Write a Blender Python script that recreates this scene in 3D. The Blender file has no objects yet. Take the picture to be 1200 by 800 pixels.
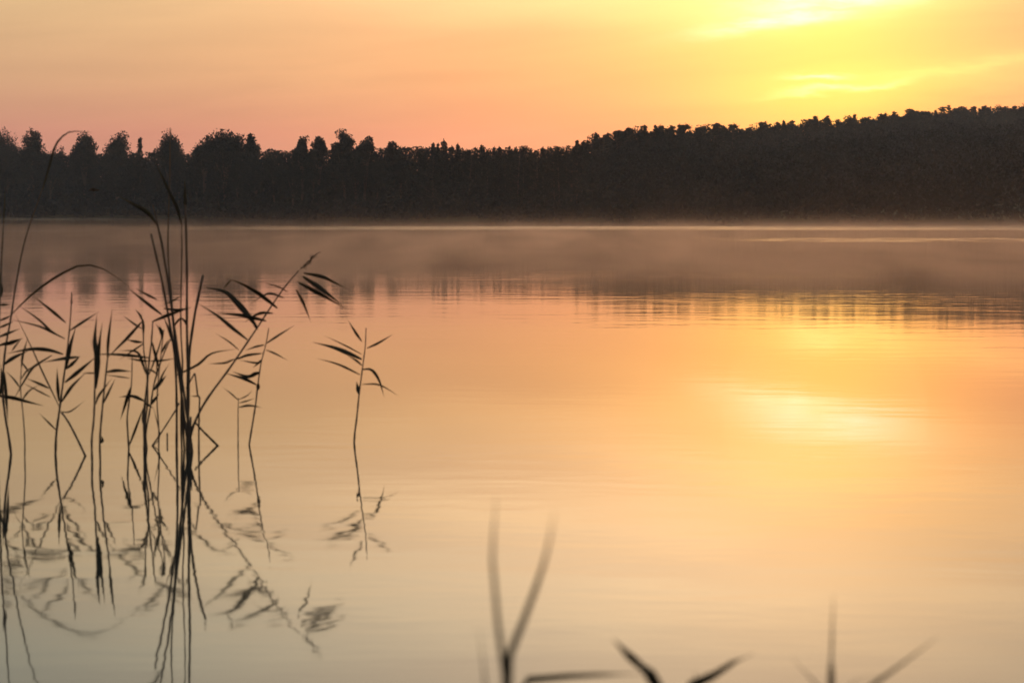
import bpy, math, random
import numpy as np
from mathutils import Matrix, Vector

# ------------------------------------------------------------------ camera, sky, sun, exposure
scene = bpy.context.scene
C = scene.collection
R = math.radians

CAM_H = 1.5            # eye height over the lake, metres
FPX = 2700.0           # focal length in pixels of a 1200 px wide frame
PITCH = math.atan(153.0 / FPX)
ROLL = R(0.0)

cam_data = bpy.data.cameras.new("camera")
cam = bpy.data.objects.new("camera", cam_data)
C.objects.link(cam)
cam_data.sensor_width = 36.0
cam_data.lens = FPX / 1200.0 * 36.0
cam_data.clip_start = 0.05
cam_data.clip_end = 20000.0
cam_data.dof.use_dof = True
cam_data.dof.focus_distance = 45.0
cam_data.dof.aperture_fstop = 4.2
CAM_ROT = Matrix.Rotation(math.pi / 2 - PITCH, 4, 'X') @ Matrix.Rotation(ROLL, 4, 'Z')
cam.matrix_world = Matrix.Translation((0, 0, CAM_H)) @ CAM_ROT
scene.camera = cam

scene.render.engine = 'CYCLES'
scene.cycles.use_denoising = True
scene.cycles.max_bounces = 5
scene.cycles.diffuse_bounces = 1
scene.cycles.glossy_bounces = 2
scene.cycles.transmission_bounces = 4
scene.cycles.volume_bounces = 0
scene.cycles.sample_clamp_indirect = 6.0
scene.view_settings.view_transform = 'Standard'
scene.view_settings.look = 'None'
scene.view_settings.exposure = 0.0
scene.view_settings.gamma = 1.0
scene.view_settings.use_curve_mapping = False

SUN_AZ, SUN_EL = 7.75, 4.95      # degrees right of the view axis (+Y), degrees over the horizon


class NT:
    """small helper to write node trees as expressions"""
    def __init__(self, tree):
        self.t = tree

    def node(self, kind, **props):
        n = self.t.nodes.new(kind)
        for k, v in props.items():
            setattr(n, k, v)
        return n

    def put(self, sock, v):
        if isinstance(v, (int, float)):
            sock.default_value = v
        elif isinstance(v, (tuple, list)):
            if len(v) == 3 and len(sock.default_value) == 4:
                v = (*v, 1.0)
            sock.default_value = v
        else:
            self.t.links.new(v, sock)

    def m(self, op, a, b=0.0, c=None, clamp=False):
        n = self.node('ShaderNodeMath', operation=op, use_clamp=clamp)
        self.put(n.inputs[0], a)
        self.put(n.inputs[1], b)
        if c is not None:
            self.put(n.inputs[2], c)
        return n.outputs[0]

    def v(self, op, a, b=(0, 0, 0)):
        n = self.node('ShaderNodeVectorMath', operation=op)
        self.put(n.inputs[0], a)
        if op == 'SCALE':
            self.put(n.inputs['Scale'], b)
        else:
            self.put(n.inputs[1], b)
        return n.outputs['Value'] if op in ('DOT_PRODUCT', 'LENGTH') else n.outputs['Vector']

    def xyz(self, x, y, z=0.0):
        n = self.node('ShaderNodeCombineXYZ')
        self.put(n.inputs[0], x); self.put(n.inputs[1], y); self.put(n.inputs[2], z)
        return n.outputs[0]

    def sep(self, a):
        n = self.node('ShaderNodeSeparateXYZ')
        self.put(n.inputs[0], a)
        return n.outputs

    def noise(self, vec, scale=1.0, detail=3.0, rough=0.5, dist=0.0):
        n = self.node('ShaderNodeTexNoise')
        self.put(n.inputs['Vector'], vec)
        self.put(n.inputs['Scale'], scale)
        self.put(n.inputs['Detail'], detail)
        self.put(n.inputs['Roughness'], rough)
        self.put(n.inputs['Distortion'], dist)
        return n.outputs['Fac']

    def mapr(self, v, a, b, c=0.0, d=1.0, smooth=True):
        n = self.node('ShaderNodeMapRange')
        n.interpolation_type = 'SMOOTHSTEP' if smooth else 'LINEAR'
        self.put(n.inputs[0], v)
        for i, q in enumerate((a, b, c, d)):
            self.put(n.inputs[i + 1], q)
        return n.outputs[0]

    def ramp(self, fac, stops):
        n = self.node('ShaderNodeValToRGB')
        e = n.color_ramp.elements
        while len(e) < len(stops):
            e.new(0.5)
        for i, (p, c) in enumerate(stops):
            e[i].position = p
            e[i].color = (*c, 1.0)
        self.put(n.inputs[0], fac)
        return n.outputs[0]

    def mix(self, f, a, b, blend='MIX'):
        n = self.node('ShaderNodeMix', data_type='RGBA', blend_type=blend)
        self.put(n.inputs[0], f)
        self.put(n.inputs[6], a)
        self.put(n.inputs[7], b)
        return n.outputs[2]


def make_world():
    w = bpy.data.worlds.new("World")
    scene.world = w
    w.use_nodes = True
    t = w.node_tree
    t.nodes.clear()
    q = NT(t)
    d = q.node('ShaderNodeTexCoord').outputs['Generated']
    x, y, z = q.sep(d)
    el = q.m('MULTIPLY', q.m('ARCSINE', z), 57.29578)
    el = q.m('MAXIMUM', el, 0.0)
    az = q.m('MULTIPLY', q.m('ARCTAN2', x, y), 57.29578)
    sd = (math.sin(R(SUN_AZ)) * math.cos(R(SUN_EL)), math.cos(R(SUN_AZ)) * math.cos(R(SUN_EL)), math.sin(R(SUN_EL)))
    cosg = q.v('DOT_PRODUCT', d, sd)
    gam = q.m('MULTIPLY', q.m('ARCCOSINE', q.m('MINIMUM', cosg, 1.0)), 57.29578)
    tt = q.m('POWER', q.m('DIVIDE', el, 90.0), 0.5)

    def P(deg):
        return (deg / 90.0) ** 0.5
    dawn = q.ramp(tt, [(0.0, (.54, .245, .20)), (P(1.9), (.54, .25, .20)), (P(3.2), (.57, .355, .215)), (P(5.2), (.58, .42, .23)),
                       (P(7.5), (.74, .57, .345)), (P(11.0), (.55, .595, .475)), (P(20), (.42, .43, .42)), (P(45), (.27, .31, .36)), (1.0, (.20, .24, .31))])
    away = q.ramp(tt, [(0.0, (.15, .15, .20)), (P(8), (.18, .18, .23)), (P(20), (.19, .21, .27)), (P(45), (.19, .22, .29)), (1.0, (.20, .24, .31))])
    side = q.mapr(cosg, -0.3, 0.9)
    base = q.mix(side, away, dawn)
    # blue is filtered out close to the sun
    nb = q.m('EXPONENT', q.m('DIVIDE', gam, -4.5))
    base = q.v('MULTIPLY', base, q.xyz(1.0, 1.0, q.m('SUBTRACT', 1.0, q.m('MULTIPLY', nb, 0.55))))
    # long thin veils of cloud, drawn out along the horizon and slightly tilted
    elt = q.m('ADD', el, q.m('MULTIPLY', az, -0.05))
    n1 = q.noise(q.xyz(q.m('MULTIPLY', az, 0.10), q.m('MULTIPLY', elt, 0.85), 3.1), 1.0, 5.0, 0.55, 0.4)
    n2 = q.noise(q.xyz(q.m('MULTIPLY', az, 0.045), q.m('MULTIPLY', elt, 0.40), 8.7), 1.0, 4.0, 0.5, 0.3)
    veil = q.m('ADD', q.m('MULTIPLY', q.m('SUBTRACT', n1, 0.5), 0.34), q.m('MULTIPLY', q.m('SUBTRACT', n2, 0.5), 0.42))
    veil1 = q.m('ADD', 1.0, veil)
    veilc = q.xyz(veil1, q.m('ADD', 1.0, q.m('MULTIPLY', veil, 1.15)), q.m('ADD', 1.0, q.m('MULTIPLY', veil, 0.9)))
    # broad glow around the veiled sun
    g1 = q.m('EXPONENT', q.m('DIVIDE', gam, -8.0))
    glow = q.v('SCALE', (1.5, 0.385, 0.045), g1)
    # the cloud deck over the sun, beyond the top of the frame
    da = q.m('POWER', q.m('DIVIDE', q.m('ABSOLUTE', q.m('SUBTRACT', az, 4.0)), 11.5), 2.0)
    de = q.m('POWER', q.m('DIVIDE', el, 26.0), 2.0)
    deck = q.m('MULTIPLY', q.m('EXPONENT', q.m('MULTIPLY', q.m('ADD', da, de), -1.0)), q.mapr(el, 3.5, 10.0))
    glow = q.v('ADD', glow, q.v('SCALE', (1.06, .84, .53), deck))
    sky = q.v('MULTIPLY', q.v('ADD', base, glow), veilc)
    # thin cloud around the sun: lit streaks
    warp = q.m('MULTIPLY', q.m('SUBTRACT', q.noise(q.xyz(q.m('MULTIPLY', az, 0.55), q.m('MULTIPLY', el, 2.2), 1.7), 1.0, 4.0, 0.6), 0.5), 0.55)
    elw = q.m('ADD', el, warp)
    wisp = q.mapr(q.noise(q.xyz(q.m('MULTIPLY', az, 0.5), q.m('MULTIPLY', elw, 3.2), 5.5), 1.0, 4.0, 0.6), 0.30, 0.62, 0.45, 1.1)

    def streak(a0, e0, la, lt, slope, col, broken=True):
        da = q.m('SUBTRACT', az, a0)
        de = q.m('SUBTRACT', q.m('SUBTRACT', elw if broken else el, e0), q.m('MULTIPLY', da, slope))
        u = q.m('POWER', q.m('DIVIDE', q.m('ABSOLUTE', da), la), 2.0)
        w2 = q.m('POWER', q.m('DIVIDE', q.m('ABSOLUTE', de), lt), 2.0)
        f = q.m('EXPONENT', q.m('MULTIPLY', q.m('ADD', u, w2), -1.0))
        if broken:
            f = q.m('MULTIPLY', f, wisp)
        return q.v('SCALE', col, f)
    parts = [
        streak(7.2, 5.15, 3.8, 2.5, 0.03, (.24, .22, .04), False),
        streak(7.9, 5.20, 1.9, 0.42, 0.10, (.62, .50, .66)),
        streak(6.3, 4.60, 1.5, 0.17, 0.14, (.62, .52, .42)),
        streak(7.55, 3.27, 0.6, 0.075, 0.03, (1.0, .9, .5)),
        streak(8.1, 2.99, 1.2, 0.075, 0.11, (.9, .7, .3)),
        streak(11.0, 3.47, 3.2, 0.16, 0.13, (.22, .16, .04)),
        streak(8.0, 2.60, 3.0, 1.0, 0.03, (.12, .20, -.01), False),
        streak(13.5, 4.75, 4.0, 1.2, 0.05, (-.14, -.13, -.02), False),
        streak(11.5, 7.85, 4.5, 2.3, 0.03, (-.36, -.20, -.09), False),
        streak(11.2, 2.75, 2.4, 0.32, 0.10, (-.08, -.10, -.02)),
    ]
    for p in parts:
        sky = q.v('ADD', sky, p)
    sky = q.v('MAXIMUM', sky, (0, 0, 0))
    b1 = q.node('ShaderNodeBackground')
    q.put(b1.inputs[0], sky)
    b1.inputs[1].default_value = 1.0
    # the clear sky over the veils
    ns = q.node('ShaderNodeTexSky', sky_type='NISHITA')
    ns.sun_disc = False
    ns.sun_elevation = R(SUN_EL)
    ns.sun_rotation = R(SUN_AZ)
    ns.dust_density = 3.0
    b2 = q.node('ShaderNodeBackground')
    q.put(b2.inputs[0], ns.outputs[0])
    b2.inputs[1].default_value = 0.003
    add = q.node('ShaderNodeAddShader')
    t.links.new(b1.outputs[0], add.inputs[0])
    t.links.new(b2.outputs[0], add.inputs[1])
    out = q.node('ShaderNodeOutputWorld')
    t.links.new(add.outputs[0], out.inputs[0])
    w.cycles.sampling_method = 'MANUAL'
    w.cycles.sample_map_resolution = 1024


make_world()

# the sun stands behind thin cloud: almost all of the light is the lit cloud itself
sun_data = bpy.data.lights.new("sun", 'SUN')
sun_data.energy = 0.0002
sun_data.angle = R(5.0)
sun_data.color = (1.0, 0.78, 0.45)
sun = bpy.data.objects.new("sun", sun_data)
C.objects.link(sun)
_sd = Vector((math.sin(R(SUN_AZ)) * math.cos(R(SUN_EL)), math.cos(R(SUN_AZ)) * math.cos(R(SUN_EL)), math.sin(R(SUN_EL))))
sun.rotation_euler = _sd.to_track_quat('Z', 'Y').to_euler()
sun.location = (60, 200, 60)

# ------------------------------------------------------------------ helpers
rng = np.random.default_rng(11)
random.seed(11)


def unproject(px, py, dist):
    """point where the line of sight through (px, py) of a 1200x800 frame is dist metres ahead (world Y)"""
    d = CAM_ROT.to_3x3() @ Vector(((px - 600.0) / FPX, (400.0 - py) / FPX, -1.0))
    k = dist / d.y
    return Vector((d.x * k, dist, CAM_H + d.z * k))


def water_distance(px, py):
    d = CAM_ROT.to_3x3() @ Vector(((px - 600.0) / FPX, (400.0 - py) / FPX, -1.0))
    return d.y * CAM_H / -d.z


def horizon_y(px):
    return 247.0


def mesh_np(name, verts, faces, smooth=False):
    """verts (n,3) array, faces (m,k) array"""
    me = bpy.data.meshes.new(name)
    verts = np.asarray(verts, dtype=np.float32)
    faces = np.asarray(faces, dtype=np.int32)
    m, k = faces.shape
    me.vertices.add(len(verts))
    me.vertices.foreach_set('co', verts.ravel())
    me.loops.add(m * k)
    me.loops.foreach_set('vertex_index', faces.ravel())
    me.polygons.add(m)
    me.polygons.foreach_set('loop_start', np.arange(0, m * k, k, dtype=np.int32))
    me.polygons.foreach_set('loop_total', np.full(m, k, dtype=np.int32))
    if smooth:
        me.polygons.foreach_set('use_smooth', np.ones(m, dtype=bool))
    me.update(calc_edges=True)
    me.validate()
    return me


def link(name, me, parent=None, mat=None):
    o = bpy.data.objects.new(name, me)
    C.objects.link(o)
    if parent is not None:
        o.parent = parent
    if mat is not None and not me.materials:
        me.materials.append(mat)
    return o


def thing(name, loc, label, cat, group=None):
    o = bpy.data.objects.new(name, None)
    C.objects.link(o)
    o.location = loc
    o.empty_display_size = 0.2
    o['label'] = label
    o['category'] = cat
    if group:
        o['group'] = group
    return o


def tube(pts, radii, sides=6):
    pts = np.asarray(pts, float)
    n = len(pts)
    tan = np.gradient(pts, axis=0)
    tan /= np.linalg.norm(tan, axis=1)[:, None] + 1e-12
    ref = np.array([0.0, 1.0, 0.0])
    a = np.cross(tan, ref)
    bad = np.linalg.norm(a, axis=1) < 1e-3
    a[bad] = np.cross(tan[bad], [1.0, 0, 0])
    a /= np.linalg.norm(a, axis=1)[:, None]
    b = np.cross(tan, a)
    ang = np.arange(sides) * 2 * math.pi / sides
    ring = a[:, None, :] * np.cos(ang)[None, :, None] + b[:, None, :] * np.sin(ang)[None, :, None]
    v = pts[:, None, :] + ring * np.asarray(radii)[:, None, None]
    f = []
    for i in range(n - 1):
        for j in range(sides):
            k = (j + 1) % sides
            f.append((i * sides + j, i * sides + k, (i + 1) * sides + k, (i + 1) * sides + j))
    v = v.reshape(-1, 3)
    # caps as fans of quads onto the end points
    v = np.vstack([v, pts[0], pts[-1]])
    lo, hi = n * sides, n * sides + 1
    for j in range(0, sides, 2):
        f.append((lo, (j + 2) % sides, (j + 1) % sides, j))
        o = (n - 1) * sides
        f.append((hi, o + j, o + (j + 1) % sides, o + (j + 2) % sides))
    return v, np.array(f)


def spline(pts, n):
    """Catmull-Rom through pts, n samples evenly along it"""
    p = np.asarray(pts, float)
    if len(p) == 2:
        t = np.linspace(0, 1, n)[:, None]
        return p[0] * (1 - t) + p[1] * t
    ext = np.vstack([2 * p[0] - p[1], p, 2 * p[-1] - p[-2]])
    out = []
    for i in range(1, len(ext) - 2):
        a, b, c, d = ext[i - 1:i + 3]
        for u in np.linspace(0, 1, 12, endpoint=False):
            out.append(0.5 * (2 * b + (c - a) * u + (2 * a - 5 * b + 4 * c - d) * u * u + (3 * b - a - 3 * c + d) * u ** 3))
    out.append(p[-1])
    out = np.array(out)
    s = np.concatenate([[0], np.cumsum(np.linalg.norm(np.diff(out, axis=0), axis=1))])
    q = np.linspace(0, s[-1], n)
    return np.stack([np.interp(q, s, out[:, k]) for k in range(3)], axis=1)


# ------------------------------------------------------------------ materials
def new_mat(name):
    m = bpy.data.materials.new(name)
    m.use_nodes = True
    t = m.node_tree
    t.nodes.clear()
    return m, NT(t)


def finish(m, q, shader, volume=None):
    out = q.node('ShaderNodeOutputMaterial')
    if shader is not None:
        m.node_tree.links.new(shader, out.inputs['Surface'])
    if volume is not None:
        m.node_tree.links.new(volume, out.inputs['Volume'])
    return m


def plant_mat(name, c0, c1, scale, rough=0.6, transl=0.0, spec=0.3):
    m, q = new_mat(name)
    pos = q.node('ShaderNodeNewGeometry').outputs['Position']
    rnd = q.node('ShaderNodeObjectInfo').outputs['Random']
    n = q.noise(pos, scale, 3.0, 0.6)
    f = q.m('ADD', q.m('MULTIPLY', n, 0.7), q.m('MULTIPLY', rnd, 0.4), clamp=True)
    col = q.mix(f, c0, c1)
    b = q.node('ShaderNodeBsdfPrincipled')
    q.put(b.inputs['Base Color'], col)
    b.inputs['Roughness'].default_value = rough
    b.inputs['Specular IOR Level'].default_value = spec
    sh = b.outputs[0]
    if transl > 0:
        tr = q.node('ShaderNodeBsdfTranslucent')
        q.put(tr.inputs['Color'], col)
        mx = q.node('ShaderNodeMixShader')
        mx.inputs[0].default_value = transl
        m.node_tree.links.new(sh, mx.inputs[1])
        m.node_tree.links.new(tr.outputs[0], mx.inputs[2])
        sh = mx.outputs[0]
    return finish(m, q, sh)


MAT_PINE = plant_mat('pine_needles', (.014, .020, .018), (.022, .029, .026), 0.35, 0.8, 0.0, 0.1)
MAT_LEAF = plant_mat('broad_leaves', (.016, .022, .019), (.026, .033, .028), 0.35, 0.8, 0.0, 0.1)
MAT_BARK = plant_mat('bark', (.05, .035, .025), (.11, .08, .06), 3.0, 0.9, 0.0, 0.1)
MAT_STEM = plant_mat('reed_stem', (.085, .055, .032), (.15, .10, .055), 9.0, 0.55, 0.0, 0.25)
MAT_BLADE = plant_mat('reed_blade', (.075, .060, .028), (.13, .10, .045), 14.0, 0.55, 0.38, 0.25)
MAT_PLUME = plant_mat('reed_plume', (.05, .035, .03), (.10, .07, .05), 30.0, 0.9, 0.1, 0.1)


def ground_material():
    m, q = new_mat('soil_and_grass')
    pos = q.node('ShaderNodeNewGeometry').outputs['Position']
    n = q.noise(pos, 0.8, 6.0, 0.6)
    col = q.ramp(n, [(0.3, (.035, .028, .018)), (0.55, (.05, .06, .025)), (0.75, (.08, .085, .04))])
    b = q.node('ShaderNodeBsdfPrincipled')
    q.put(b.inputs['Base Color'], col)
    b.inputs['Roughness'].default_value = 0.95
    b.inputs['Specular IOR Level'].default_value = 0.1
    bp = q.node('ShaderNodeBump')
    bp.inputs['Distance'].default_value = 0.06
    q.put(bp.inputs['Height'], q.noise(pos, 6.0, 5.0, 0.6))
    m.node_tree.links.new(bp.outputs[0], b.inputs['Normal'])
    return finish(m, q, b.outputs[0])


def water_material():
    m, q = new_mat('lake_water')
    pos = q.node('ShaderNodeNewGeometry').outputs['Position']
    x, y, z = q.sep(pos)
    # breeze patches: strips of ruffled water out on the lake
    band = q.noise(q.xyz(q.m('MULTIPLY', x, 0.02), q.m('MULTIPLY', y, 0.035), 2.0), 1.0, 4.0, 0.6)
    far = q.mapr(y, 60.0, 200.0)
    ruf = q.m('MULTIPLY', q.m('MULTIPLY', q.mapr(band, 0.45, 0.75), far), 0.35)
    strip = q.m('MULTIPLY', q.m('MULTIPLY', q.mapr(y, 172.0, 188.0), q.mapr(y, 232.0, 216.0)), q.mapr(x, -45.0, 20.0, 0.12, 1.0))
    strip = q.m('MULTIPLY', strip, q.mapr(band, 0.25, 0.5, 0.55, 1.0))
    tongue = q.m('MULTIPLY', q.m('MULTIPLY', q.mapr(y, 108.0, 114.0), q.mapr(y, 131.0, 124.0)), q.mapr(x, 6.0, 18.0))
    tongue = q.m('MULTIPLY', tongue, q.mapr(q.noise(q.xyz(q.m('MULTIPLY', x, .35), q.m('MULTIPLY', y, .25), 9.0), 1.0, 3.0, .6), .35, .6))
    edge = q.m('MULTIPLY', q.mapr(y, 300.0, 430.0), 0.4)
    ruf = q.m('MAXIMUM', q.m('MAXIMUM', ruf, strip), q.m('MAXIMUM', tongue, edge))
    rough = q.m('ADD', q.mapr(y, 12.0, 45.0, 0.033, 0.040), q.m('MULTIPLY', ruf, 0.15))
    # ripples: low crests lying across the line of sight, finer wrinkles on top
    w1 = q.noise(q.xyz(q.m('MULTIPLY', x, 1.0), q.m('MULTIPLY', y, 2.6), 0.0), 1.0, 2.0, 0.5)
    w2 = q.noise(q.xyz(q.m('MULTIPLY', x, 4.2), q.m('MULTIPLY', y, 7.5), 4.0), 1.0, 2.0, 0.5)
    w3 = q.noise(q.xyz(q.m('MULTIPLY', x, 0.55), q.m('MULTIPLY', y, 1.1), 7.0), 1.0, 3.0, 0.6, 0.7)
    h = q.m('ADD', q.m('MULTIPLY', w1, 0.62), q.m('MULTIPLY', w2, 0.15))
    h = q.m('ADD', h, q.m('MULTIPLY', w3, q.mapr(y, 18.0, 42.0, 0.9, 2.6)))
    calm = q.mapr(q.noise(q.xyz(q.m('MULTIPLY', x, 0.05), q.m('MULTIPLY', y, 0.12), 1.0), 1.0, 2.0, 0.5), 0.35, 0.65, 0.5, 1.4)
    h = q.m('MULTIPLY', h, calm)
    bp = q.node('ShaderNodeBump')
    bp.inputs['Strength'].default_value = 1.0
    bp.inputs['Distance'].default_value = 0.0013
    q.put(bp.inputs['Height'], h)
    b = q.node('ShaderNodeBsdfPrincipled')
    q.put(b.inputs['Base Color'], (.022, .026, .020))
    q.put(b.inputs['Roughness'], rough)
    b.inputs['IOR'].default_value = 1.34
    m.node_tree.links.new(bp.outputs[0], b.inputs['Normal'])
    return finish(m, q, b.outputs[0])


# ------------------------------------------------------------------ ground and lake
SHORE = np.array([(-660, 655), (-400, 640), (-128.6, 579), (-47, 426), (0, 338), (30, 276), (59, 266), (150, 262), (400, 250), (660, 240)], float)


def far_shore(x):
    return np.interp(x, SHORE[:, 0], SHORE[:, 1]) + 1.6 * np.sin(x * 0.31 + 0.6) + 1.2 * np.sin(x * 0.11)


def front(px):
    """distance of the waterline of the far shore in the direction of pixel column px"""
    return float(np.interp(px, (-600, 0, 150, 300, 450, 600, 750, 900, 1200, 1800), (640, 579, 500, 426, 378, 338, 303, 276, 266, 262)))


def back(px):
    """distance of the trees that make the skyline: the right-hand stand climbs a hill behind the shore"""
    return front(px) + float(np.interp(px, (640, 720, 900, 1200, 1300), (6, 90, 290, 540, 580)))


def near_shore(x):
    return 4.6 + 0.5 * np.sin(x * 0.35 + 1.0) + 0.25 * np.sin(x * 1.1)


def smooth01(t):
    t = np.clip(t, 0, 1)
    return t * t * (3 - 2 * t)


def terrain(x, y):
    near = smooth01((near_shore(x) + 1.0 - y) / 2.2)
    far = smooth01((y - far_shore(x) + 2.0) / 8.0)
    sides = smooth01((np.abs(x) - 640.0) / 30.0)
    hill = smooth01((y - far_shore(x)) / 120.0) * 1.2 + 17.0 * smooth01((y - 330.0) / 430.0) * smooth01((x - 5.0) / 110.0)
    bed = -1.1 + 0.6 * smooth01((12.0 - y) / 8.0)
    up_near = bed + (0.28 - bed) * near
    up = up_near + (0.55 - up_near) * far + hill * far
    return up + (0.8 - up) * sides * (1 - far)


def build_ground():
    xs = np.unique(np.concatenate([np.linspace(-7000, -700, 8), np.linspace(-690, 690, 93), np.linspace(700, 7000, 8), np.linspace(-12, 12, 49), np.linspace(-200, 200, 101)]))
    ys = np.unique(np.concatenate([np.linspace(-3000, -40, 6), np.linspace(-30, 2, 9), np.linspace(2.5, 9, 27), np.linspace(12, 225, 16), np.linspace(230, 665, 150), np.linspace(680, 790, 10), np.linspace(800, 9000, 8)]))
    X, Y = np.meshgrid(xs, ys)
    Z = terrain(X, Y)
    v = np.stack([X, Y, Z], -1).reshape(-1, 3)
    nx, ny = len(xs), len(ys)
    i = np.arange(nx - 1)[None, :] + nx * np.arange(ny - 1)[:, None]
    f = np.stack([i, i + 1, i + 1 + nx, i + nx], -1).reshape(-1, 4)
    o = link('ground', mesh_np('ground', v, f, True), None, ground_material())
    o['kind'] = 'structure'
    v = np.array([(-670, 2.0, 0), (670, 2.0, 0), (670, 690, 0), (-670, 690, 0)], float)
    w = link('lake_water', mesh_np('lake_water', v, np.array([[0, 1, 2, 3]])), None, water_material())
    w['kind'] = 'structure'


build_ground()


# ------------------------------------------------------------------ trees of the far shore
def leaf_quads(cent, size, r, flat=0.0):
    n = len(cent)
    a = r.normal(size=(n, 3)); a /= np.linalg.norm(a, axis=1)[:, None]
    b = r.normal(size=(n, 3)); b[:, 2] *= (1 - flat)
    b -= a * (a * b).sum(1)[:, None]
    b /= np.linalg.norm(b, axis=1)[:, None] + 1e-9
    s = size[:, None]
    v = np.stack([cent - a * s, cent - b * s * 0.55, cent + a * s, cent + b * s * 0.55], 1).reshape(-1, 3)
    f = np.arange(4 * n).reshape(n, 4)
    return v, f


def join(parts):
    V, F, o = [], [], 0
    for v, f in parts:
        V.append(v); F.append(np.asarray(f) + o); o += len(v)
    return np.vstack(V), np.vstack(F)


def ball(r, n, c, rad, shell=0.35):
    d = r.normal(size=(n, 3)); d /= np.linalg.norm(d, axis=1)[:, None]
    return np.asarray(c) + d * (np.asarray(rad) * (r.random(n) ** shell)[:, None])


def broadleaf(seed, H, W, lo=0.16, lobes=30, per=110, airy=0.0, pointed=0.0):
    r = np.random.default_rng(seed)
    trunk = [tube(spline([(0, 0, -0.4), (r.normal() * .1, r.normal() * .1, H * .3), (r.normal() * .3, r.normal() * .3, H * .8)], 8),
                  np.linspace(H * .02, H * .005, 8))]
    pts, siz = [], []
    cz = H * (1 + lo) / 2
    sz = H * (1 - lo) / 2
    for i in range(lobes):
        d = r.normal(size=3); d /= np.linalg.norm(d)
        d[2] = d[2] * .8 + .18
        k = r.random() ** 0.6
        rad = W * r.uniform(.15, .25) * (1 - .25 * airy)
        rz = min(rad, H * .16)
        zz = d[2] * k * (sz - rz)
        taper = 1 - pointed * max(0.0, zz / sz) ** 1.2
        rad *= .55 + .45 * taper
        c = np.array([d[0] * k * (W / 2 - rad) * taper, d[1] * k * (W / 2 - rad) * taper, cz + zz])
        if i < 4:
            c = np.array([r.normal() * W * .07, 0.0, H - rz * (1 + .85 * i)])
        n = int(1.45 * per * (1 - .72 * airy))
        pts.append(ball(r, n, c, (rad, rad, rz), .5))
        siz.append(r.uniform(.13, .33, n))
        ns = int(n * .03)                       # sprays that break the outline of each clump
        pts.append(ball(r, ns, c, (rad * 1.1, rad * 1.1, rz * 1.08), .1))
        siz.append(r.uniform(.12, .24, ns))
        if i % 3 == 0 or airy > .3:
            m = c * np.array([.45, .45, 0]); m[2] = H * .25 + (c[2] - H * .25) * .6
            trunk.append(tube(spline([(0, 0, min(H * .3, c[2] * .6)), m, c], 5), np.linspace(H * .008, .03, 5), 4))
    return join(trunk), leaf_quads(np.vstack(pts), np.concatenate(siz), r)


def pine(seed, H, W):
    r = np.random.default_rng(seed)
    bend = r.normal(size=2) * .35
    top = np.array([bend[0], bend[1], H * .985])
    trunk = [tube(spline([(0, 0, -0.4), (bend[0] * .3, bend[1] * .3, H * .5), top], 8), np.linspace(H * .014, .04, 8))]
    pts, siz = [], []
    z = H * r.uniform(.22, .34)
    lop = r.uniform(0, 6.28)
    while z < H * .97:
        t = max(0.0, (z - H * .25) / (H * .75))
        env = W * .5 * (1 - t) ** .62 * (1.1 - .25 * t)
        for _ in range(r.integers(3, 6)):
            a = r.uniform(0, 2 * math.pi)
            L = env * r.uniform(.35, 1.15) * (1 + .28 * math.cos(a - lop)) + .15
            o = np.array([bend[0] * z / H, bend[1] * z / H, z])
            e = o + np.array([math.cos(a) * L, math.sin(a) * L, L * r.uniform(.1, .65)])
            trunk.append(tube(np.array([o, (o + e) / 2 - [0, 0, L * .06], e]), (.06, .045, .02), 4))
            for k in np.linspace(.4, 1.0, 3):
                c = o + (e - o) * k + r.normal(size=3) * .12
                n = r.integers(17, 30)
                pts.append(ball(r, n, c, (L * .16 + .22, L * .16 + .22, .3)))
                siz.append(r.uniform(.10, .26, n))
        z += r.uniform(.35, .95)
    n = 44
    pts.append(ball(r, n, top - [0, 0, .5], (.24, .24, .8))); siz.append(r.uniform(.07, .15, n))
    return join(trunk), leaf_quads(np.vstack(pts), np.concatenate(siz), r)


def spruce(seed, H, W):
    r = np.random.default_rng(seed)
    trunk = [tube(spline([(0, 0, -0.4), (0, 0, H * .5), (0, 0, H * .99)], 6), np.linspace(H * .014, .03, 6))]
    pts, siz = [], []
    z = H * .07
    while z < H * .985:
        L = W * .5 * (1 - z / H) ** .85 * r.uniform(.75, 1.15) + .12
        nb = r.integers(5, 8)
        for k in range(nb):
            a = 2 * math.pi * k / nb + r.uniform(0, .8)
            n = max(5, int(10 * L))
            s = r.random(n) ** .7
            p = np.stack([np.cos(a) * L * s, np.sin(a) * L * s, z - L * .28 * s + .1 * L * s * s], 1) + r.normal(size=(n, 3)) * .13
            pts.append(p); siz.append(r.uniform(.14, .36, n))
        if L > .8:
            trunk.append(tube(np.array([(0, 0, z), (np.cos(a) * L * .8, np.sin(a) * L * .8, z - L * .2)]), (.04, .015), 4))
        z += r.uniform(.3, .55)
    pts.append(np.array([[0, 0, H - .1 * i] for i in range(6)])); siz.append(np.full(6, .16))
    return join(trunk), leaf_quads(np.vstack(pts), np.concatenate(siz), r)


def tree_kind(name, fn, mat, *a, **k):
    tr, cr = fn(*a, **k)
    mt = mesh_np(name + '_trunk', tr[0], tr[1]); mt.materials.append(MAT_BARK)
    mc = mesh_np(name + '_crown', cr[0], cr[1]); mc.materials.append(mat)
    return mt, mc


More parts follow.
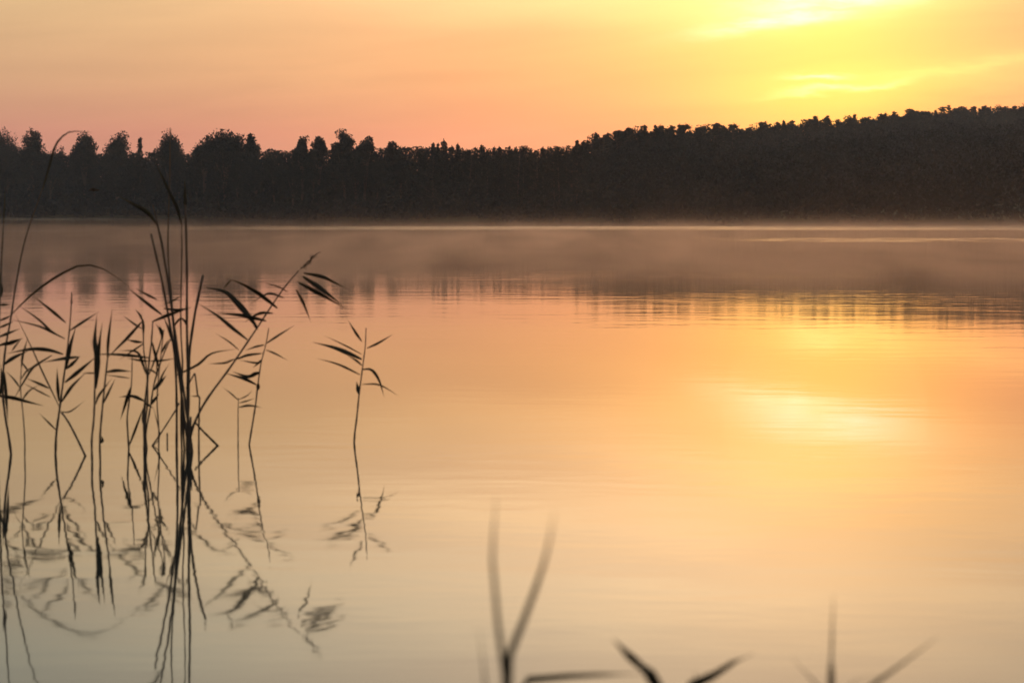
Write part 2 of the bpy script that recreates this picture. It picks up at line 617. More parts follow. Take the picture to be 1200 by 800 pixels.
PINES = [tree_kind('pine', pine, MAT_PINE, 100 + i, 20.0, w) for i, w in enumerate((5.0, 6.0, 5.5, 6.8, 4.6, 6.2))]
SPRUCES = [tree_kind('spruce', spruce, MAT_PINE, 200 + i, 16.0, w) for i, w in enumerate((4.0, 5.0, 3.4))]
BROADS = [tree_kind('broadleaf', broadleaf, MAT_LEAF, 300 + i, 16.0, w, .12, 34, 100, 0.0, p) for i, (w, p) in enumerate(((9.0, .2), (7.5, .4), (10.5, .0), (8.0, .3)))]


def place_tree(kind, name, px, top, dist, label, H0, cat='tree', group=None, wide=1.0, spin=None):
    p = unproject(px, top, dist)
    x = p.x
    base = float(terrain(np.array(x), np.array(dist)))
    s = (p.z - base) / H0
    o = thing(name, (x, dist, base), label, cat, group)
    for nm, me in zip(('trunk', 'crown'), kind):
        c = link(nm, me, o)
        c.scale = (s * wide, s * wide, s)
        c.rotation_euler.z = random.uniform(0, 6.28) if spin is None else spin
    return o


# single trees that stand out of the left half of the skyline
def own(name, px, top, wpx, dist, label, seed, kind='broad', **kw):
    dist = front(px) + dist - 502.0
    p = unproject(px, top, dist)
    base = float(terrain(np.array(p.x), np.array(dist)))
    H = p.z - base
    W = wpx / FPX * dist
    if kind == 'broad':
        k = tree_kind('broadleaf', broadleaf, MAT_LEAF, seed, H, W, **kw)
    elif kind == 'pine':
        k = tree_kind('pine', pine, MAT_PINE, seed, H, W)
    else:
        k = tree_kind('spruce', spruce, MAT_PINE, seed, H, W)
    o = thing(name, (p.x, dist, base), label, 'tree', 'trees along the far shore')
    for nm, me in zip(('trunk', 'crown'), k):
        link(nm, me, o)


own('broadleaf_tree', -6, 144, 84, 507, 'tall dark rounded tree cut by the left edge of the picture', 1, lobes=95, per=120, lo=.3)
own('birch_tree', 38, 149, 40, 512, 'slender pointed tree with a thin ragged tip beside the leftmost rounded tree', 2, lobes=44, airy=.25, pointed=.7, lo=.4)
own('broadleaf_tree', 62, 171, 34, 515, 'low bushy tree in the dip under the arched reed tip', 3, lobes=30, lo=.4)
own('broadleaf_tree', 99, 153, 42, 510, 'compact round-topped tree just right of the arched reed tip', 4, lobes=40, per=130, pointed=.25, lo=.28)
own('broadleaf_tree', 138, 153, 50, 511, 'broad tree with a peaked crown left of the small conifer', 5, lobes=42, per=130, pointed=.5, lo=.25)
own('spruce_tree', 164, 161, 24, 509, 'small conifer between the peaked tree and the ball-shaped tree', 6, kind='spruce')
own('broadleaf_tree', 199, 150, 44, 508, 'ball-shaped tree with a clear round crown behind the tallest reeds', 7, lobes=46, per=120, lo=.36)
own('broadleaf_tree', 240, 162, 40, 512, 'low rounded tree half hidden between the ball-shaped tree and the widest domed tree', 8, lobes=40, lo=.45)
own('broadleaf_tree', 263, 149, 78, 509, 'widest domed tree of the left skyline', 9, lobes=95, per=120, lo=.38)
own('birch_tree', 295, 156, 26, 513, 'thin airy tree leaning out at the right side of the widest domed tree', 10, lobes=36, airy=.4, lo=.45)
own('birch_tree', 354, 158, 30, 514, 'left one of two airy feathery trees left of centre', 12, lobes=34, airy=.5, pointed=.2, lo=.5)
own('birch_tree', 373, 159, 26, 514, 'right one of two airy feathery trees left of centre', 13, lobes=34, airy=.5, lo=.5)
own('broadleaf_tree', 403, 150, 44, 509, 'tall ragged tree with a peaked crown standing above its neighbours left of centre', 14, lobes=46, airy=.15, pointed=.5, lo=.25)
own('birch_tree', 428, 159, 30, 513, 'thin wispy tree right of the tall ragged tree', 15, lobes=34, airy=.4, pointed=.6, lo=.5)
own('broadleaf_tree', 461, 165, 36, 510, 'low domed tree between the wispy tree and the centre conifers', 16, lobes=34, lo=.5)
own('spruce_tree', 520, 163, 30, 512, 'pointed spruce that tops the low centre of the skyline', 17, kind='spruce')

PROFILE = np.array([(-500, 168), (-300, 160), (-120, 152), (-60, 158), (0, 168), (60, 176), (120, 177), (180, 178), (222, 177), (300, 175), (330, 173), (345, 176), (380, 175), (430, 172), (480, 170),
                    (520, 170), (560, 172), (600, 171), (640, 172), (672, 169), (690, 160), (715, 157), (748, 150), (800, 148), (850, 148), (900, 147), (955, 140),
                    (1000, 138), (1052, 132), (1100, 126), (1150, 127), (1200, 122), (1300, 118), (1450, 120), (1700, 130)], float)


def skyline(px):
    return float(np.interp(px, PROFILE[:, 0], PROFILE[:, 1]))


L_SMALL = 'small dark conifer in the low serrated row at the centre of the far shore'
L_PINE = 'tall dark pine in the dense stand rising to the right on the far shore'
L_LEFT = 'dark bushy tree in the lower row between the single trees of the left shore'
px = -70.0
while px < 1275:
    step = random.uniform(5.0, 8.5)
    if px < 470:
        k = random.choice(BROADS)
        place_tree(k, 'broadleaf_tree', px, skyline(px) + random.uniform(0, 8), front(px) + random.uniform(3, 11), L_LEFT, 16.0, group='lower trees of the left shore', wide=random.uniform(.8, 1.1))
        step = random.uniform(20, 28)
    elif px < 680:
        k = random.choice(SPRUCES + PINES[:2])
        H0 = 16.0 if k in SPRUCES else 20.0
        place_tree(k, 'conifer_tree', px, skyline(px) + random.choice((-3, 0, 2, 4, 6)), front(px) + random.uniform(4, 16), L_SMALL, H0, group='low conifers at the centre of the far shore', wide=random.uniform(.9, 1.3))
    else:
        k = random.choice(PINES + PINES + SPRUCES[:1] + BROADS[1:2])
        H0 = 20.0 if k in PINES else 16.0
        place_tree(k, 'pine_tree', px, skyline(px) + random.choice((-5, -4, -3, -2, 0, 1, 2, 3, 4)), back(px) + random.uniform(0, 18), L_PINE, H0, group='pines of the right-hand stand', wide=random.uniform(1.0, 1.9))
    px += step


def build_wood():
    """the wood behind and below the skyline trees, which reads as one mass"""
    r = np.random.default_rng(77)
    parts = []
    for row in range(7):
        q = -520.0 + r.uniform(0, 8)
        while q < 1720:
            d0, d1 = front(q), back(q)
            if row == 0:
                dist, drop, n = d0 + r.uniform(2, 5), r.uniform(36, 76), 240
            elif row < 4:
                dist, drop, n = d1 + 10.0 * row + r.uniform(0, 6), r.uniform(1, 7) + 3.5 * math.sin(q * .19 + 2 * math.sin(q * .043)) * float(np.interp(q, (560, 700), (.3, 1))), 420
            else:
                t = (row - 3) / 4.0
                dist, drop, n = d0 + (d1 - d0) * t + r.uniform(2, 8), r.uniform(10, 22) + 14 * (1 - t), 330
                if d1 - d0 < 30:
                    q += 12
                    continue
            k = dist / 505.0
            p = unproject(q, skyline(q) + drop, dist)
            base = float(terrain(np.array(p.x), np.array(dist)))
            H = max(3.0, p.z - base)
            W = r.uniform(4.5, 6.5) * min(k, 1.35)
            hh = r.random(n) ** .8
            c = np.stack([r.normal(size=n) * W * .27, r.normal(size=n) * W * .27, hh * H], 1)
            c[:, :2] *= (1.0 - .72 * hh ** 5)[:, None]
            parts.append(leaf_quads(c + [p.x, dist, base], k * r.uniform(.5, .95, n) * (1.15 - .8 * hh), r))
            q += r.uniform(6.5, 11)
    v, f = join(parts)
    o = link('far_wood', mesh_np('far_wood', v, f), None, MAT_PINE)
    o['kind'] = 'stuff'
    o['label'] = 'dark mass of undergrowth and wood behind the skyline trees'
    o['category'] = 'wood'


build_wood()

# ------------------------------------------------------------------ reeds in the shallows
view_dir = np.array([0.0, 1.0, 0.0])


def blade_mesh(name, path, width, r, tip=True, roll=None):
    """leaf blade: a folded ribbon with thickness, narrow at the sheath, widest in its first half, drawn to a point"""
    n = 12
    p = spline(path, n)
    tan = np.gradient(p, axis=0); tan /= np.linalg.norm(tan, axis=1)[:, None] + 1e-12
    side = np.cross(tan, view_dir); side /= np.linalg.norm(side, axis=1)[:, None] + 1e-9
    nor = np.cross(side, tan)
    a0 = r.uniform(-.6, .6) if roll is None else roll
    tw = a0 + np.linspace(0, r.uniform(-.5, .5), n)
    s = side * np.cos(tw)[:, None] + nor * np.sin(tw)[:, None]
    u = np.cross(tan, s)
    t = np.linspace(0, 1, n)
    prof = np.interp(t, (0, .10, .34, .6, .82, 1), (.30, .60, 1.0, .70, .30, .03)) if tip else np.interp(t, (0, .2, .8, 1), (.7, 1, 1, .8))
    w = width * .5 * prof
    fold = .35 * w
    th = 0.0006 + 0.02 * w
    top = p - u * fold[:, None]
    L = p - s * w[:, None]; Rr = p + s * w[:, None]
    mid2 = top + u * (th * 2)[:, None]
    v = np.stack([L, top, Rr, mid2], 1).reshape(-1, 3)
    f = []
    for i in range(n - 1):
        b, c = i * 4, (i + 1) * 4
        for j in range(4):
            k = (j + 1) % 4
            f.append((b + j, b + k, c + k, c + j))
    f.append((0, 3, 2, 1)); e = (n - 1) * 4
    f.append((e, e + 1, e + 2, e + 3))
    return mesh_np(name, v, np.array(f), True)


def stem_mesh(name, path, r0, r1, nodes=5, kink=False):
    n = max(14, 3 * len(path))
    p = spline(path, n)
    if kink:
        p = np.vstack([path[i] + (path[i + 1] - path[i]) * t for i in range(len(path) - 1) for t in (.02, .5, .98)])
        n = len(p)
    rad = np.linspace(r0, r1, n)
    rad[::max(2, n // nodes)] *= 1.22        # the joints of the culm
    v, f = tube(p, rad, 8)
    return mesh_np(name, v, f, True)


def plume_mesh(name, path, width, r):
    """a drooping flower head: many short strands along a rachis"""
    p = spline(path, 14)
    L = np.linalg.norm(p[-1] - p[0])
    parts = [tube(p, np.linspace(.0016, .0006, 14), 4)]
    ax = (p[-1] - p[0]) / (L + 1e-9)
    for i in range(46):
        t = r.random()
        b = p[int(t * 13)]
        d = ax * r.uniform(.5, 1.0) + r.normal(size=3) * .38
        l = width * r.uniform(.6, 1.5) * (1 - .5 * t)
        parts.append(tube(np.array([b, b + d * l * .6, b + d * l + [0, 0, -l * .12]]), (.0011, .0018, .0006), 4))
    v, f = join(parts)
    return mesh_np(name, v, f)


def reed(name, label, base, stem, r_px=(3.2, 2.0), leaves=(), plumes=(), seed=0, depth=0.0, cat='reed', mat=None, kink=False):
    """base: pixel where it leaves the water; stem: pixels upward; leaves: (pixels..., width in px)"""
    r = np.random.default_rng(1000 + seed)
    dist = water_distance(*base) + depth
    b3 = unproject(base[0], base[1], dist)
    root = thing(name, (b3.x, b3.y, 0.0), label, cat, 'reeds standing in the shallows')
    o3 = np.array((b3.x, b3.y, 0.0))
    mpp = dist / FPX
    lean = r.uniform(-.22, .22)

    def P(pt, extra=0.0):
        h = max(0.0, (base[1] - pt[1]) * mpp)
        return np.array(unproject(pt[0], pt[1], dist + lean * h * .5 + extra)) - o3
    pts = [P(q) for q in [base] + list(stem)]
    path = list(pts)
    if len(pts) > 1:
        dv = pts[0] - pts[1]
        path = [pts[0] + dv * (min(0.6, 0.9 * np.linalg.norm(dv) + .12) / np.linalg.norm(dv))] + pts
    if len(stem):
        link('stem', stem_mesh('reed_stem', path, r_px[0] * .40 * mpp, r_px[1] * .36 * mpp, 7, kink), root, mat or MAT_STEM)
    for lf in leaves:
        w = lf[-1]
        q = lf[:-1]
        n = len(q)
        ln = sum(math.dist(q[i], q[i + 1]) for i in range(n - 1)) * mpp
        off = r.uniform(-.55, .55) * ln
        e, f = q[-1], q[-2]
        g = .10 * ln / mpp / (math.dist(e, f) + 1e-6)
        q = list(q[:-1]) + [(e[0] + (e[0] - f[0]) * g, e[1] + (e[1] - f[1]) * g)]
        lp = [P(k, off * (i / (n - 1)) ** 1.2) for i, k in enumerate(q)]
        link('leaf', blade_mesh('reed_leaf', lp, w * 1.0 * mpp, r), root, MAT_BLADE)
    for pl in plumes:
        link('plume', plume_mesh('reed_plume', [P(k) for k in pl[:-1]], pl[-1] * mpp, r), root, MAT_PLUME)
    return root


# the dense clump of tall stems (left of centre of the left third)
reed('reed', 'tall reed of the thick clump whose top leaf bends far to the left', (222, 527),
     [(216, 490), (210, 440), (205, 400), (200, 350), (196, 322), (189, 280), (184, 263)], (4.2, 2.4),
     [((184, 263), (173, 249), (158, 240), (143, 232), 5), ((206, 440), (232, 427), (248, 414), (270, 410), 3.4), ((206, 410), (197, 384), (192, 372), 4)], seed=1)
reed('reed', 'straight thick reed leaning left in the thick clump, bare at its tip', (225, 529),
     [(217, 470), (208, 410), (201, 360), (196, 325), (190, 290), (183, 256), (179, 240)], (4.6, 2.4),
     [((190, 369), (172, 355), (153, 340), 4.4), ((184, 351), (170, 344), (161, 339), 3.2)], seed=2)
reed('reed', 'short broken-off reed at the left side of the thick clump', (207, 527),
     [(207, 470), (205, 420), (199, 380), (190, 330), (183, 300), (177, 274)], (3.6, 3.2),
     [((192, 361), (206, 363), (221, 361), 3.6), ((192, 357), (203, 352), (213, 346), 2.4)], seed=3)
reed('reed', 'thin reed of the thick clump with one steep leaf crossing the tallest stem', (213, 528),
     [(212, 480), (214, 430), (212, 390), (212, 350), (213, 300), (213, 262)], (3.2, 1.6),
     [((213, 264), (208, 245), (200, 228), (183, 192), 4), ((212, 372), (206, 379), (204, 384), 3), ((212, 372), (217, 377), (219, 384), 3)], seed=4)
reed('reed', 'tallest reed, a thin stem reaching up in front of the ball-shaped tree', (216, 526),
     [(213, 470), (207, 410), (201, 350), (197, 300), (197.5, 250), (199, 205), (199.5, 150)], (3.4, 1.8), [], seed=5)
reed('reed', 'thick upright reed at the right side of the clump, pointed at its tip', (221, 528),
     [(220, 480), (220, 430), (219, 380), (219, 320), (218, 270), (217, 240)], (4.6, 3.2),
     [((217, 250), (217, 232), (216.5, 212), 4)], seed=6)
reed('reed', 'cut reed stub leaning right out of the thick clump', (219, 526),
     [(221, 470), (222, 415), (228, 370), (233, 345), (238, 322)], (3.6, 4.0), [], seed=7)
reed('reed', 'dead kinked reed with a square bend beside the leaning reed', (233, 528),
     [(233, 498), (234, 466), (231.5, 462), (228.5, 437), (223, 446), (218, 455)], (2.6, 2.2),
     [((234, 464), (229, 464), (224, 464), 1.8)], seed=8, kink=True)
reed('reed', 'short dark stub at the foot of the thick clump', (222.5, 530), [(223, 505), (223.5, 488)], (3.6, 3.2), [], seed=9)
reed('reed', 'long reed leaning steeply right with drooping leaves and a small plume', (222, 530),
     [(225, 503), (241, 470), (270, 430), (300, 386), (330, 341), (350, 317)], (4.0, 1.8),
     [((325, 361), (310, 349), (297, 340), (280, 331), (270, 328), 7), ((271, 328), (266, 333), (262, 339), 2.2),
      ((301, 383), (292, 371), (280, 357), (264, 342), (246, 338), 8), ((312, 376), (295, 372), (280, 369), (259, 367), 5.5),
      ((320, 367), (307, 366.5), (296, 371), (289, 376), 4), ((333, 349), (318, 344), (309, 346), (296, 354), 3.6), ((337, 342), (326, 336), (309, 331), 2.6),
      ((290, 398), (272, 384), (255, 370), (236, 358), 5.4), ((350, 331), (365, 339), (380, 347), (399, 358), 6), ((355, 324), (370, 334), (381, 342), (398, 355), 6),
      ((356, 320), (377, 324), (390, 330), (402, 336), 4.6), ((347, 339), (355, 354), (363, 374), 4.6), ((302, 386), (299, 382), (296, 379), 3)],
     [((352, 315), (360, 310), (366, 300), 5), ((360, 308), (368, 300), (376, 295), 3)], seed=10)
reed('reed', 'fallen reed leaf dipping into the water right of the thick clump', (255, 522), [(246, 513), (236, 503), (228, 494)], (4, 2.6),
     [((255, 522), (247, 525), (237, 528), 3)], seed=11, mat=MAT_BLADE)
reed('reed', 'bent thin reed touching the water left of the thick clump', (178.5, 522), [(192, 502), (206, 480), (210, 472)], (2.4, 2.0),
     [((180, 522), (187, 510), (180, 478), 1.8)], seed=12)
reed('reed', 'tiny stub standing alone in the water left of the thick clump', (196, 518), [(196, 512), (196, 507)], (2.6, 2.2), [], seed=13)

# the leafy reeds left of the thick clump
reed('reed', 'leafy reed with a bushy head left of the thick clump', (169.5, 530),
     [(169, 500), (170, 471), (173, 445), (175, 420), (177.5, 400), (179, 377)], (4.6, 2.0),
     [((178, 377), (190, 372), (200, 368), (221, 361), 4.6), ((175, 419), (148, 416), (130, 415), (114, 415), 3.8), ((176, 423), (192, 422), (204, 420), 2.6),
      ((174, 423), (163, 422), (151, 420), 3), ((171, 438), (167, 425), (160, 412), (144, 411), 4), ((180, 457), (186, 450), (194, 441), 5.6),
      ((170, 470), (155, 464), (142, 465), 4.4), ((170, 472), (175, 475), (179, 478), 3), ((174, 440), (180, 425), (190, 392), (187, 383), 3.2),
      ((187, 383), (190, 392), (189, 398), 5), ((169, 500), (168, 490), (168, 478), 4.4)], seed=20)
reed('reed', 'reed with a hooked top leaf hanging down left of the bushy-headed reed', (171, 527),
     [(170, 500), (173, 470), (172, 435), (168.5, 412), (168, 390), (167.5, 376)], (3.2, 1.8),
     [((167, 376), (150, 395), (139, 406), (129, 416), 4.2), ((167.5, 374), (168, 384), (168, 396), 4), ((167, 376), (164, 369), (159, 363), 3),
      ((166, 385), (158, 380), (146, 371), 2.8), ((167, 401), (158, 400), (149, 398), 3.6), ((169, 402), (160, 408), (142, 420), 2.4)], seed=21)
reed('reed', 'slim reed fanning to the right above the bushy-headed reed', (172, 525),
     [(171, 507), (175, 484), (178, 465), (181, 448), (188, 425), (196, 405), (201, 396)], (2.8, 1.8),
     [((177, 474), (181, 468), (186, 462), 4), ((181, 448), (184, 436), (183, 420), 2.6), ((186, 428), (181, 412), (177, 396), 3.6)], seed=22)
reed('reed', 'straight reed with a drooping dark leaf at half height beside the bushy-headed reed', (151, 526),
     [(150, 511), (149, 490), (151, 473), (154, 450), (155, 416)], (3.2, 1.4),
     [((153, 454), (148, 470), (142, 489), 4.8), ((151, 523), (159, 502), (169, 475), 3.4), ((152, 443), (138, 441), (124, 439), 2)], seed=23)
reed('reed', 'slim reed with one long upright leaf right of the dark bundled reed', (117.5, 541),
     [(117, 515), (120, 478), (123, 448), (126, 420)], (3.2, 2.4),
     [((126, 422), (127, 398), (131, 366), 3.8), ((121, 473), (127, 460), (134, 446), 3.2), ((124, 436), (137, 434), (152, 435), 4.4), ((118, 519), (120, 516), (119, 511), 4)], seed=24)
reed('reed', 'reed with a thick dark bundle of folded leaves at its head', (108, 542),
     [(107.5, 515), (110, 490), (111, 456), (112, 436)], (3.4, 2.6),
     [((112, 455), (114, 420), (111, 400), (113, 376), 8), ((113, 450), (115, 418), (117, 398), (119, 384), 6), ((112, 474), (116, 463), (129, 446), 3.4), ((112, 437), (106, 437), (97, 437), 2.4)], seed=25)

reed('reed', 'thin reed with small upright leaves between the bushy-headed reed and the thick clump', (186, 525),
     [(186, 500), (184, 470), (186, 440), (189, 412), (192, 386)], (2.4, 1.4),
     [((185, 455), (190, 440), (197, 428), 3), ((187, 432), (182, 418), (180, 404), 2.8), ((189, 414), (194, 404), (198, 398), 3), ((191, 396), (187, 386), (183, 380), 3), ((186, 440), (178, 434), (168, 432), 2.4)], seed=26)
reed('reed', 'thin pale reed between the left edge and the spreading reed', (29, 537),
     [(29, 515), (27, 485), (24, 455), (25, 430)], (2.2, 1.4),
     [((25, 432), (27, 415), (32, 398), 3), ((24, 455), (16, 444), (8, 436), 2.6), ((25, 470), (34, 458), (44, 452), 2.4), ((24, 445), (32, 434), (42, 428), 2.6)], seed=34)

# the spreading reed near the left edge
reed('reed', 'spreading reed with many slanting leaves near the left edge', (65, 532),
     [(66, 508), (70, 478), (73, 455), (77, 425), (81, 390), (83, 366), (84, 343)], (4.0, 1.6),
     [((77, 433), (82, 407), (85, 396), (88, 386), 6), ((74, 415), (57, 410), (36, 409), (14, 413), 5.2), ((92, 418), (75, 420), (53, 424), 5.4), ((78, 432), (86, 425), (93, 418), 4.6),
      ((76, 448), (91, 436), (110, 420), 5.4), ((72, 471), (84, 453), (98, 439), 4.6), ((61, 416), (45, 426), (36, 434), (17, 466), 3.2), ((77, 378), (63, 366), (43, 350), 4.4),
      ((76, 397), (60, 388), (45, 374), (25, 360), 3.4), ((75, 396), (64, 391), (45, 382), (16, 375), 3.2), ((82, 387), (96, 378), (113, 367), 3.6),
      ((70, 478), (65, 467), (49, 434), (36, 405), (18, 368), 3.2), ((69, 470), (67.5, 450), (67, 434), 4.4), ((58, 455), (45, 449), (33, 444), 3.4), ((59, 465), (45, 458), (30, 450), 2.6),
      ((66, 504), (57, 495), (48, 486), 3), ((70, 482), (82, 482), (97, 471), 2.4), ((34, 436), (29, 429), (24, 422), 2.4)],
     [((83, 362), (84, 350), (84.5, 342), 3)], seed=30)
reed('reed', 'snapped reed stem slanting down into the water right of the spreading reed', (100, 534), [(90, 513), (80, 494), (72, 483)], (3.4, 2.8), [], seed=31)
reed('reed', 'tall thin reed at the left edge with its tip arched over to the right', (13, 532),
     [(10, 510), (6, 487), (3, 455), (5, 420), (8, 398), (12, 377), (16, 350), (20, 325), (27, 290), (35, 263), (42, 243), (50, 220)], (4.0, 1.8),
     [((50, 222), (57, 197), (64, 173), (73, 160), (85, 154), (98, 155), 5), ((14, 368), (35, 347), (60, 328), (85, 314), (100, 310), (115, 313), (130, 320), (147, 333), 3.2),
      ((3, 428), (16, 419), (31, 412), 5.4), ((6, 404), (14, 401), (25, 397), 5.4), ((14, 411), (19, 404), (24, 398), 3), ((5, 436), (7, 462), (9, 490), 4.2), ((-6, 463), (15, 466), (30, 470), (46, 474), 5.4)], seed=32)
reed('reed', 'leafy reed cut by the left edge of the picture', (-3, 534),
     [(-3, 500), (-2, 450), (-2, 400), (0, 350), (2, 300), (4, 262)], (4.4, 2.0),
     [((4, 264), (5, 245), (6, 224), 3.6), ((-2, 395), (8, 391), (21, 386), 4.4), ((-2, 405), (8, 402), (18, 399), 4), ((-1, 384), (6, 381), (15, 377), 3.2), ((-1, 376), (6, 373), (14, 369), 3.2),
      ((0, 357), (5, 357), (11, 357), 4), ((0, 349), (1, 340), (-1, 322), 6), ((-2, 467), (2, 452), (1, 430), 4.5)], seed=33)

# the slender reeds on the right side
reed('reed', 'slender reed with short crossed leaves below the leaning reed', (292, 521),
     [(294, 508), (297, 490), (300, 470), (302, 452), (306, 425), (311, 406), (313, 396), (315, 384)], (3.0, 1.4),
     [((311, 403), (326, 393), (342, 383), 3), ((312, 410), (322, 414), (335, 421), 2.6), ((310, 404), (300, 406), (289, 410), 2.6), ((307, 414), (290, 416), (279, 420), (268, 422), 3.4),
      ((307, 422), (300, 425), (282, 422), 3), ((304, 437), (290, 441), (275, 436), 4.4), ((301, 451), (287, 444), (267, 438), 4.2), ((302, 457), (302.5, 453), (303, 448), 5),
      ((305, 436), (297, 438), (288, 444), 3.6), ((280, 410), (268, 400), (255, 392), 2.2), ((274, 421), (264, 425), (247, 426), 2.6), ((307, 421), (302, 426), (297, 430), 3)], seed=40)
reed('reed', 'short faint reed left of the slender reed with crossed leaves', (279, 521),
     [(279, 500), (279, 480), (279.5, 466)], (2.2, 1.2),
     [((279.5, 469), (272, 462), (263, 455), 2.2), ((280, 477), (292, 475), (305, 477), 3), ((280, 472), (288, 470), (297, 467), 2), ((280, 468), (290, 463), (295, 458), 1.6)], seed=41)
reed('reed', 'lone reed standing apart at the right with a drooping right leaf', (415, 518),
     [(416, 505), (418, 490), (421, 460), (423, 445), (426, 422), (428, 406), (429, 384)], (3.0, 1.4),
     [((424, 400), (417, 390), (409, 377), 3.4), ((430, 408), (443, 402), (458, 393), 3), ((424, 421), (411, 415), (391, 407), (371, 402), 6), ((424, 428), (417, 422), (408, 417), 3.6),
      ((422, 439), (397, 427), (376, 421), 2.8), ((421, 462), (419.5, 456), (418, 448), 5), ((424, 433), (435, 433), (444, 445), (449, 461), 3.8), ((424, 450), (445, 451), (464, 462), 2.2),
      ((424, 415), (405, 405), (384, 395), 2)], seed=42)


# ------------------------------------------------------------------ a bird over the lake
def build_bird():
    c = unproject(110, 223, 62.0)
    root = thing('bird', c, 'small dark bird flying low over the lake before the left trees', 'bird')
    n = 12
    t = np.linspace(0, 1, n)
    axis = np.stack([(t - .5) * .30, t * 0, .012 * np.sin(t * 3.1)], 1)
    rad = np.interp(t, (0, .1, .25, .45, .75, .9, 1), (.004, .018, .022, .042, .026, .020, .004))
    v, f = tube(axis, rad, 8)
    link('body', mesh_np('bird_body', v, f, True), root, MAT_BARK)
    for sgn in (-1, 1):
        g = []
        for k, (u, ch, z) in enumerate(((0, .10, .02), (.35, .10, .055), (.7, .075, .05), (1, .015, .03))):
            y = sgn * (.02 + u * .24)
            for e, dz in ((.5, .0), (0, .008), (-.5, .0), (0, -.004)):
                g.append((.0 + e * ch - u * .04, y, z + dz))
        fs = []
        for k in range(3):
            for m in range(4):
                a = k * 4 + m; b = k * 4 + (m + 1) % 4
                fs.append((a, b, b + 4, a + 4))
        fs += [(0, 3, 2, 1), (12, 13, 14, 15)]
        link('wing', mesh_np('bird_wing', np.array(g), np.array(fs), True), root, MAT_BARK)


build_bird()


# ------------------------------------------------------------------ grasses on the near bank, close to the lens
def bank_plant(name, label, root_px, dist, blades, seed, cat='grass'):
    r = np.random.default_rng(2000 + seed)
    g = unproject(root_px, 780, dist)
    z0 = float(terrain(np.array(g.x), np.array(dist)))
    root = thing(name, (g.x, dist, z0), label, cat, 'tall grasses on the near bank')
    o3 = np.array((g.x, dist, z0))
    mpp = dist / FPX
    for b in blades:
        w = b[-1]
        q = b[:-1]
        pts = [np.array(unproject(k[0], k[1], dist + r.uniform(-.10, .10) * i)) - o3 for i, k in enumerate(q)]
        p0 = pts[0]
        foot = np.array([r.uniform(-.03, .03), r.uniform(-.03, .03), -0.04])
        mid = np.array([p0[0] * .55, p0[1] * .5, p0[2] * .55])
        link('blade', blade_mesh('grass_blade', [foot, mid] + pts, w * 0.85 * mpp, r, True, r.uniform(-.35, .35)), root, MAT_BLADE)
    return root


bank_plant('grass_plant', 'forked pair of tall blurred blades at the bottom centre', 592, 3.2,
           [((592, 800), (582, 720), (577, 650), (582, 582), 13), ((593, 800), (603, 755), (622, 705), (640, 650), (650, 598), 13), ((569, 810), (566, 775), (561, 735), 11)], 1)
bank_plant('grass_plant', 'grass with a level blade and a broken tip at the bottom centre right', 690, 3.9,
           [((600, 812), (640, 795), (700, 790), (765, 789), 15), ((785, 815), (765, 793), (742, 772), (718, 748), 20)], 2)
bank_plant('grass_plant', 'dark blunt blade slanting up right of the level blade', 815, 4.1,
           [((800, 818), (828, 797), (852, 780), (884, 765), 22), ((815, 815), (816, 800), (814, 786), 7)], 3)
bank_plant('grass_plant', 'grass at the bottom right with one upright blade and one reaching right', 985, 3.8,
           [((974, 815), (974, 790), (975, 745), (977, 695), 13), ((1000, 815), (1030, 797), (1060, 775), (1100, 745), 13), ((965, 815), (950, 795), (928, 770), 9), ((985, 812), (1005, 799), (1030, 790), 9)], 4)


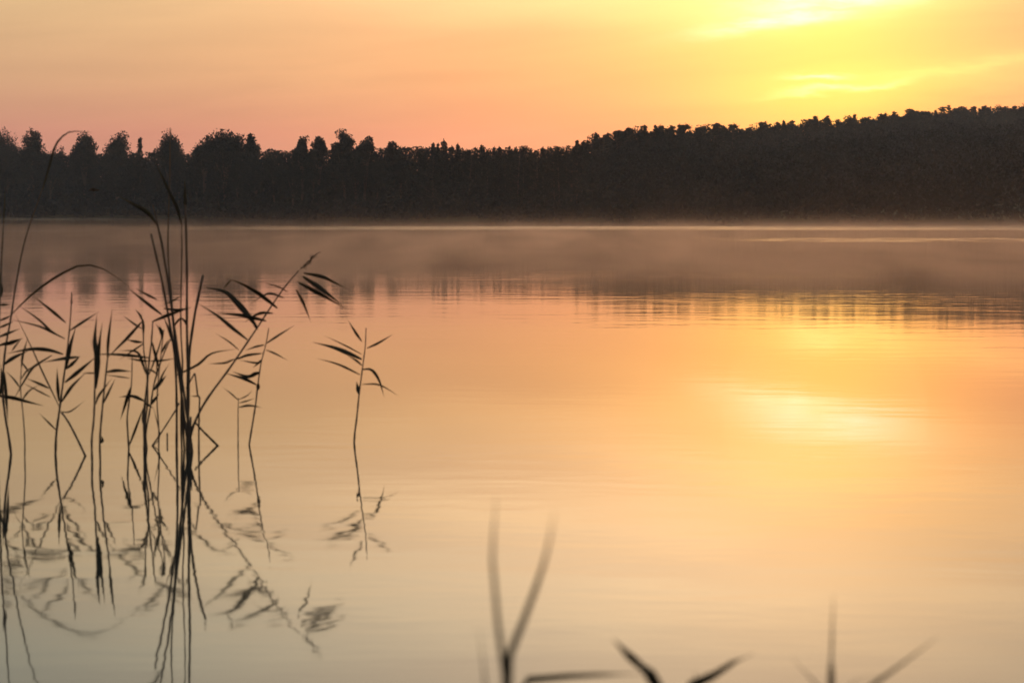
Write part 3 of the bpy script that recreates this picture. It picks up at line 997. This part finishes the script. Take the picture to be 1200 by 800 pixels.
# ------------------------------------------------------------------ air: thin haze, and the mist lying on the lake
def box(name, x0, x1, y0, y1, z0, z1, mat):
    v = np.array([(x, y, z) for z in (z0, z1) for y in (y0, y1) for x in (x0, x1)], float)
    f = np.array([(0, 2, 3, 1), (4, 5, 7, 6), (0, 1, 5, 4), (2, 6, 7, 3), (0, 4, 6, 2), (1, 3, 7, 5)])
    return link(name, mesh_np(name, v, f), None, mat)


def build_air():
    m, q = new_mat('haze')
    v = q.node('ShaderNodeVolumePrincipled')
    v.inputs['Color'].default_value = (.84, .90, .98, 1)
    v.inputs['Density'].default_value = 0.00016
    v.inputs['Anisotropy'].default_value = 0.62
    finish(m, q, None, v.outputs[0])
    o = box('haze', -7200, 7200, -3200, 9200, -2.5, 34, m)
    o['kind'] = 'stuff'
    o['label'] = 'thin dawn haze over the lake and the far shore'
    o['category'] = 'haze'
    m, q = new_mat('mist')
    pos = q.node('ShaderNodeNewGeometry').outputs['Position']
    x, y, z = q.sep(pos)
    n = q.noise(q.xyz(q.m('MULTIPLY', x, .24), q.m('MULTIPLY', y, .045), q.m('MULTIPLY', z, .5)), 1.0, 5.0, 0.62, 0.8)
    big = q.noise(q.xyz(q.m('MULTIPLY', x, .03), q.m('MULTIPLY', y, .012), 3.0), 1.0, 2.0, 0.5)
    patch = q.m('MULTIPLY', q.mapr(n, 0.38, 0.66, 0.28, 1.45), q.mapr(big, 0.35, 0.65, 0.65, 1.3))
    fall = q.m('EXPONENT', q.m('DIVIDE', z, -0.28))
    high = q.m('MULTIPLY', q.m('EXPONENT', q.m('DIVIDE', z, -3.0)), q.mapr(x, -20.0, 25.0, 0.003, 0.015))
    start = q.mapr(y, 36.0, 58.0)
    dens = q.m('MULTIPLY', q.m('MULTIPLY', q.m('ADD', fall, high), patch), q.m('MULTIPLY', start, q.m('DIVIDE', q.mapr(x, -18.0, 9.0, 1.5, 4.8), y)))
    v = q.node('ShaderNodeVolumePrincipled')
    v.inputs['Color'].default_value = (.98, .76, .68, 1)  # reddened sunlight put into the volume colour; the mist itself is white
    v.inputs['Anisotropy'].default_value = 0.86
    q.put(v.inputs['Density'], dens)
    finish(m, q, None, v.outputs[0])
    m.cycles.volume_step_rate = 0.6
    o = box('mist', -300, 300, 30, 236, -0.4, 7.0, m)
    o['kind'] = 'stuff'
    o['label'] = 'low mist drifting on the water in front of the far shore'
    o['category'] = 'mist'


build_air()
